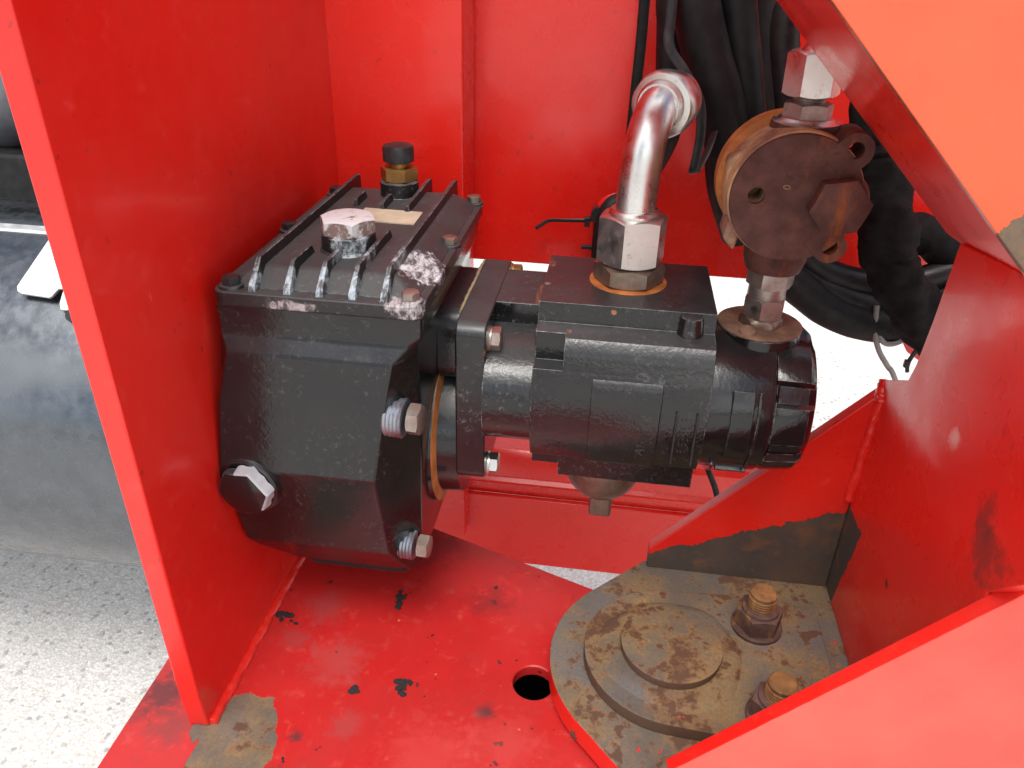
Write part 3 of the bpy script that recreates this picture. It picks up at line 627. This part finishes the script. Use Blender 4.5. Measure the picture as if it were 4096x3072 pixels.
def lu1(b): lathe(b, (.5290, .161, -.0452), (0, 0, 1), [(0, .0235), (.006, .0232), (.009, .0205), (.011, .018)], 32, rf=lambda th, r, i: min(r, hexr(th, .0208, .2)))
obj('base_hex', B(lu1), M['zinc_brown'], lu)
obj('oval_tag', B(lathe, (.512, .1325, -.0438), (0, -.3, 1), [(0, .0085), (.002, .0085), (.003, .006)], 24), M['washer'], lu)
obj('swivel_nut', B(hexnut, (.5293, .1605, -.0355), (0, 0, 1), .0225, .0222, .5), M['zinc_dirty'], lu)
obj('sleeve', B(lathe, (.5293, .1605, -.0135), (0, 0, 1), [(0, .0188), (.0015, .0195), (.0125, .0190), (.0135, .0165)], 32), M['zinc_dirty'], lu)
obj('upper_hex', B(hexnut, (.5300, .160, -.0008), (0, 0, 1), .0195, .0242, .3), M['zinc_dirty'], lu)

# ------------------------------------------------------------------ rusted valve
va = thing('round_valve', (.528, .155, .035), 'rusted brown round valve body with two drilled ears and a hexagon plug', 'valve')
VX, VZ, VY = .528, .1035, .112
vb = obj('body', B(lathe, (VX, VY, VZ), (0, 1, 0), [(0, .0592), (.0015, .0608), (.050, .0608), (.054, .058)], 72), M['valve_side'], va)
fc = obj('face', B(lathe, (VX, VY - .0045, VZ), (0, 1, 0), [(0, .0585), (.001, .0592), (.0050, .0592)], 72), M['valve'], va)
cut(fc, B(lathe, (.4925, VY - .02, .1050), (0, 1, 0), [(0, .0078), (.06, .0078)], 28)); cut(vb, B(lathe, (.4925, VY - .02, .1050), (0, 1, 0), [(0, .0078), (.05, .0078)], 28))
obj('rear_ring', B(lathe, (VX, VY + .053, VZ), (0, 1, 0), [(0, .0585), (.006, .0600), (.010, .0655), (.030, .0660), (.034, .0645), (.040, .058)], 72), M['orange'], va)
obj('side_lug', B(prism, [(.470, .058), (.482, .046), (.49, .085), (.476, .098)], 'y', VY + .006, VY + .05), M['valve_side'], va, bevel=.004, seg=3)
obj('side_lug', B(prism, [(.4655, .13), (.4695, .075), (.482, .075), (.482, .14)], 'y', VY + .022, VY + .045), M['valve_side'], va, bevel=.004, seg=3)
for ex, ez, er in ((.5715, .1505, .0158), (.5675, .0605, .0155)):
    def ear(b):
        d = Vector((ex - VX, 0, ez - VZ)).normalized(); n = Vector((-d.z, 0, d.x)); c = Vector((ex, 0, ez)); k = Vector((VX, 0, VZ)) + d * .040
        A = math.atan2(d.z, d.x); pts = [(ex + er * math.cos(A + t), ez + er * math.sin(A + t)) for t in [math.radians(-90 + 180 * i / 18) for i in range(19)]]
        pts += [(k.x + n.x * er * 1.05, k.z + n.z * er * 1.05), (k.x - n.x * er * 1.05, k.z - n.z * er * 1.05)]; prism(b, pts, 'y', VY - .0051, VY + .036)
    e = obj('ear', B(ear), M['valve'], va); cut(e, B(lathe, (ex, VY - .03, ez), (0, 1, 0), [(0, .0073), (.12, .0073)], 28)); 
    bv = e.modifiers.new('bevel', 'BEVEL'); bv.width = .0006; bv.limit_method = 'ANGLE'
obj('hex_plug', B(hexnut, (.5655, VY - .003, .1022), (0, -1, 0), .019, .0275, .18, True, False), M['valve'], va)
obj('plug_boss', B(lathe, (.5655, VY + .004, .1022), (0, -1, 0), [(0, .030), (.009, .0265)], 36), M['valve'], va)
obj('top_boss', B(lathe, (.5335, .155, .135), (0, 0, 1), [(0, .034), (.018, .0325), (.0275, .0318), (.030, .030)], 40), M['valve'], va)
obj('bottom_boss', B(lathe, (.5295, .158, .060), (0, 0, -1), [(0, .034), (.030, .031), (.0415, .0275)], 36), M['valve'], va)
letters('0', .0095, .0006, M['valve_side'], 'cast_letter', va, Matrix.Translation((.5185, VY - .0047, .1145)) @ RF @ Matrix.Rotation(math.radians(80), 4, 'Z'))
letters('5', .0095, .0006, M['valve'], 'cast_letter', va, Matrix.Translation((.5195, VY - .0047, .1235)) @ RF @ Matrix.Rotation(math.radians(80), 4, 'Z'))
uu = thing('upper_union', (.5335, .155, .164), 'shiny silver hex hose coupling on top of the rusted valve', 'hose coupling')
obj('seal_ring', B(lathe, (.5335, .155, .1640), (0, 0, 1), [(0, .0305), (.0012, .0308), (.0022, .027), (.0048, .0245)], 40), M['zinc'], uu)
obj('lower_hex', B(hexnut, (.5333, .155, .1672), (0, 0, 1), .0150, .0228, .35), M['zinc_dirty'], uu)
obj('thread_neck', B(thread, (.533, .155, .1805), (0, 0, 1), .0095, .0150, .0022), M['zinc_dirty'], uu)
obj('swivel_nut', B(hexnut, (.5325, .155, .1875), (-.02, 0, 1), .0385, .0258, .25), M['zinc'], uu)
obj('hose_stem', B(lathe, (.5320, .155, .2235), (-.02, 0, 1), [(0, .015), (.004, .0135), (.012, .0085), (.05, .0080), (.052, .0125), (.25, .0125)], 28), M['zinc_bright'], uu)

# ------------------------------------------------------------------ hoses, straps and wires
HG = 'black hoses hanging in front of the back wall'
def hose(name, pts, r, mat, label, cat='hose', group=None, rf=None, seg=18):
    return tag(obj(name, B(tube, pts, r, seg, 12, rf=rf), M[mat]), label, cat, group)
hose('hose', [(.404, .40, .42), (.4062, .39, .2664), (.4106, .385, .2248), (.4138, .38, .1877), (.4172, .38, .149), (.419, .385, .10), (.40, .47, .02)], .0175, 'rubber', 'thick black rubber hose disappearing behind the bright steel elbow')
hose('hose', [(.405, .33, .40), (.4266, .33, .2692), (.4361, .33, .2358), (.4518, .33, .1953), (.4685, .33, .1595), (.4855, .34, .1137), (.50, .36, .05), (.53, .39, -.02)], .0265, 'rubber', 'thick black rubber hose slanting down to the left rim of the rusted valve')
hose('hose', [(.470, .35, .42), (.477, .35, .27), (.4835, .35, .2301), (.4964, .35, .1826), (.5086, .35, .1326), (.52, .36, .07), (.55, .38, 0)], .0205, 'rubber', 'straight black rubber hose passing behind the middle of the rusted valve')
hose('hose', [(.560, .36, .26), (.545, .325, .262), (.5265, .300, .2535), (.5243, .298, .2304), (.5319, .3, .1967), (.5444, .3, .1498), (.555, .31, .08)], .0155, 'rubber_grey', 'ribbed grey black hose with bent upper end beside the silver coupling', rf=lambda i, th, N: .0155 * (1 + .02 * math.sin(i * 2.4)))
hose('hose', [(.500, .42, .42), (.508, .42, .27), (.525, .42, .16), (.56, .42, .06)], .020, 'rubber', 'black rubber hose in the shadow at the back of the bundle')
STR = [(.404, .300, .30), (.405, .300, .237), (.4065, .29, .2097), (.4251, .28, .1864), (.4441, .27, .1584), (.4498, .27, .1262), (.4488, .27, .0974), (.4478, .272, .0840), (.4505, .282, .0800), (.4559, .29, .0850), (.4666, .31, .1086), (.475, .33, .15)]
tag(obj('strap', B(tube, STR, .005, 10, 10, rf=lambda i, th, N: (.0055, .0016), flatten=(1, 0, 0)), M['plastic']), 'flat black plastic strap looping down beside the steel elbow', 'strap')
tag(obj('strip', B(tube, [(.379, .452, .42), (.378, .450, .2567), (.3785, .450, .1923), (.3776, .450, .1306), (.377, .452, .02)], .005, 10, 8, rf=lambda i, th, N: (.0068, .0022), flatten=(1, 0, 0)), M['rubber']), 'narrow black rubber strip hanging against the red back wall', 'strip')
from mathutils import noise as mnoise
def slv(i, th, N): return .031 * (1 + .26 * mnoise.noise((i * .16, math.cos(th) * 1.1, math.sin(th) * 1.1)) + .12 * mnoise.noise((i * .42 + 9, math.cos(th + i * .08) * 1.6, math.sin(th + i * .08) * 1.6)))
hose('sleeved_hose', [(.640, .40, .22), (.662, .372, .13), (.6705, .36, .0917), (.6772, .34, .0545), (.6852, .32, .0174), (.6968, .31, -.0233), (.7264, .30, -.0633), (.7614, .30, -.1003), (.83, .30, -.15)], .0275, 'sleeve', 'wrinkled black fabric sleeved hose running down behind the valve to the post', rf=slv, seg=40)
hose('sleeved_hose', [(.66, .43, .05), (.70, .43, .0), (.729, .42, -.0121), (.768, .42, -.0175), (.8027, .42, -.0346), (.9, .42, -.06)], .030, 'sleeve', 'fuzzy black sleeved hose lying in shadow behind the wrinkled sleeve', rf=lambda i, th, N: .026 * (1 + .05 * math.sin(i * .7 + th)), seg=24)
CG = 'nested black hose loops behind the wrinkled sleeve'
hose('hose_loop', [(.585, .41, .06), (.5865, .40, -.0), (.5905, .40, -.0236), (.6279, .40, -.0573), (.6656, .40, -.0747), (.7103, .40, -.0813), (.7553, .40, -.0777), (.83, .41, -.05)], .0185, 'rubber_grey', 'curved black hose, uppermost of three nested loops behind the wrinkled sleeve', group=CG)
hose('hose_loop', [(.585, .40, .03), (.5905, .40, -.02), (.5985, .40, -.0494), (.6323, .395, -.0811), (.67, .39, -.097), (.724, .39, -.1082), (.7694, .39, -.1043), (.85, .40, -.07)], .0165, 'rubber_grey', 'curved black hose, middle of three nested loops behind the wrinkled sleeve', group=CG)
hose('hose_loop', [(.57, .39, .02), (.5800, .38, -.04), (.5952, .38, -.0713), (.625, .38, -.0940), (.6583, .38, -.1152), (.7005, .38, -.1288), (.7471, .38, -.1299), (.7882, .38, -.1123), (.86, .39, -.06)], .0235, 'rubber', 'thick curved black hose, lowest of three nested loops behind the wrinkled sleeve', group=CG)
hose('wire', [(.715, .37, -.12), (.7245, .36, -.1392), (.7364, .36, -.1485), (.7515, .36, -.1437), (.7628, .36, -.1287), (.775, .37, -.10)], .0036, 'grey_wire', 'short grey wire loop sagging under the lowest hose loop', 'wire', seg=10)
hose('wire', [(.714, .37, -.10), (.7173, .36, -.1326), (.728, .36, -.1582), (.7442, .36, -.1801), (.7568, .36, -.1954), (.80, .38, -.27), (.84, .40, -.40)], .0036, 'grey_wire', 'long grey wire dropping towards the gusset top edge', 'wire', seg=10)
hose('wire', [(.500, .31, -.22), (.507, .305, -.28), (.5125, .30, -.3034), (.5272, .30, -.3363), (.55, .31, -.40), (.56, .32, -.52)], .0042, 'rubber', 'thin black wire dropping behind the corner of the motor block', 'wire', seg=10)
ct = thing('cable_tie', (.747, .300, -.147), 'black cable tie with square head beside the post edge', 'cable tie')
obj('head', B(box, .7405, .7475, .297, .303, -.151, -.141), M['plastic'], ct, bevel=.001)
obj('tail', B(tube, [(.7455, .30, -.1425), (.7493, .30, -.1295), (.7561, .30, -.1123), (.765, .305, -.09)], .003, 8, 8, rf=lambda i, th, N: (.0030, .0014), flatten=(1, 0, 0)), M['plastic'], ct)
obj('tip', B(tube, [(.7455, .30, -.150), (.7475, .30, -.158)], .002, 8, 2, rf=lambda i, th, N: (.0025, .001), flatten=(1, 0, 0)), M['plastic'], ct)
tag(obj('red_tab', B(prism, [(.775, -.165), (.812, -.165), (.824, -.215), (.80, -.20), (.792, -.188)], 'y', .45, .458), M['red'], bevel=.001), 'small faded red steel tab below the hose loops', 'tab')
cb = thing('clamped_cable', (.345, .48, -.13), 'black cable grommet with clip on the red back wall left of the steel elbow', 'cable')
obj('cable', B(tube, [(.352, .474, -.30), (.351, .472, -.14), (.350, .470, -.085), (.351, .472, -.045), (.360, .476, -.024), (.372, .484, -.018), (.39, .50, -.016)], .0135, 14, 10), M['rubber'], cb)
obj('clip', B(prism, [(.331, -.045), (.3325, -.030), (.339, -.0225), (.345, -.030), (.341, -.045)], 'y', .466, .482), M['plastic'], cb, bevel=.001)
obj('clip_head', B(box, .3235, .3315, .468, .478, -.0535, -.0395), M['plastic'], cb, bevel=.0012)
obj('pin', B(box, .3215, .340, .470, .477, -.0875, -.0820), M['plastic'], cb, bevel=.0008)
obj('tie_tail', B(tube, [(.3260, .474, -.0458), (.298, .476, -.0480), (.2725, .480, -.0510), (.262, .480, -.0575), (.2532, .48, -.0645)], .003, 8, 6, rf=lambda i, th, N: (.0027, .0012), flatten=(0, 0, 1)), M['plastic'], cb)
obj('wall_ring', B(lathe, (.372, .4945, -.048), (0, 1, 0), [(0, .030), (.002, .036), (.0045, .040)], 40), M['red_back'], fr)

# ------------------------------------------------------------------ tank and things left of the side plate
tk = thing('metal_tank', (-.55, .46, -.685), 'shiny aluminium cylindrical tank behind the red side plate', 'tank')
obj('shell', B(lathe, (-1.5, .46, -.385), (1, 0, 0), [(0, .27), (.01, .295), (.03, .30), (1.385, .30), (1.405, .295), (1.42, .27)], 96), M['alu'], tk)
def seam(b):
    a = math.radians(103); tpts = [(.46 + .301 * math.cos(math.radians(x)), -.385 + .301 * math.sin(math.radians(x))) for x in (101.5, 103, 104.5)]
    prism(b, tpts + [(.46 + .306 * math.cos(a), -.385 + .306 * math.sin(a))], 'x', -1.5, -.13)
obj('seam', B(lambda b: prism(b, [(.46 + r * math.cos(math.radians(x)), -.385 + r * math.sin(math.radians(x))) for r, x in ((.2995, 100.6), (.3035, 101), (.3035, 103.5), (.2995, 104))], 'x', -1.46, -.13)), M['alu_white'], tk)
bn = Vector((0, -.70, .714)).normalized()
def brk(b, pts, off, th):
    A = [b.verts.new(Vector(p) + bn * off) for p in pts]; Bq = [b.verts.new(Vector(p) + bn * (off + th)) for p in pts]; n = len(pts); b.faces.new(A); b.faces.new(Bq[::-1])
    for i in range(n): b.faces.new((A[i], Bq[i], Bq[(i + 1) % n], A[(i + 1) % n]))
obj('bracket', B(brk, [(-.439, .277, -.130), (-.436, .272, -.135), (-.430, .270, -.137), (-.388, .268, -.139), (-.384, .270, -.137), (-.378, .278, -.129), (-.33, .278, -.129), (-.33, .335, -.0725), (-.41, .335, -.0725)], -.004, .005), M['alu_white'], tk, bevel=.0012)
obj('bracket_foot', B(brk, [(-.374, .264, -.143), (-.370, .258, -.149), (-.30, .258, -.149), (-.30, .280, -.127), (-.374, .280, -.127)], -.008, .0045), M['alu_white'], tk, bevel=.0012)
obj('bracket_bolt', B(lathe, (-.349, .256, -.156), tuple(bn), [(-.004, .010), (.003, .010)], 18), M['plastic'], tk)
tg = thing('canvas_cover', (-.93, .95, -.22), 'dark woven canvas roll above the aluminium tank', 'cover')
obj('roll', B(tube, [(-1.3, .98, -.04), (-1.1, .97, -.03), (-.95, .96, -.045), (-.80, .95, -.02), (-.70, .95, -.03)], .07, 24, 8, rf=lambda i, th, N: .075 * (1 + .08 * math.sin(i * .8 + 2 * th))), flat('grey_canvas', (.10, .105, .115), .9), tg)
obj('shelf', B(prism, [(.80, -.30), (1.1, -.30), (1.1, -.11), (.86, -.11)], 'x', -1.3, -.6), M['rubber'], tg, bevel=.01)
tag(obj('black_beam', B(box, -1.4, -.5, 1.12, 1.2, -.2, .5), M['rubber'], bevel=.01), 'black beam standing behind the canvas roll', 'beam')

# ------------------------------------------------------------------ dirt lumps lying on the floor plate
def lump(b, x, y, sx, sy, n):
    for i in range(n):
        r = random.uniform(.0018, .0042); m = Matrix.Translation((x + random.gauss(0, sx), y + random.gauss(0, sy), BASE_Z + r * .3)) @ Matrix.Rotation(random.uniform(0, 6), 4, 'Z') @ Matrix.Diagonal((r * 1.5, r, r * .55, 1))
        bmesh.ops.create_icosphere(b, subdivisions=1, radius=1, matrix=m)
for x, y, sx, sy, n, lb in ((.1372, .0884, .003, .008, 16, 'black tarry lump on the floor plate below the gearbox corner'), (.1762, -.0432, .005, .006, 16, 'crumbled black tar flake on the floor plate between gearbox and drilled hole'),
        (.123, -.0587, .0015, .003, 6, 'tiny black chip on the floor plate beside the crumbled tar flake'), (-.0007, .0354, .007, .004, 12, 'dirty grey clod in the weld corner of the side plate')):
    tag(obj('dirt_lump', B(lump, x, y, sx, sy, n), M['dirt']), lb, 'dirt')
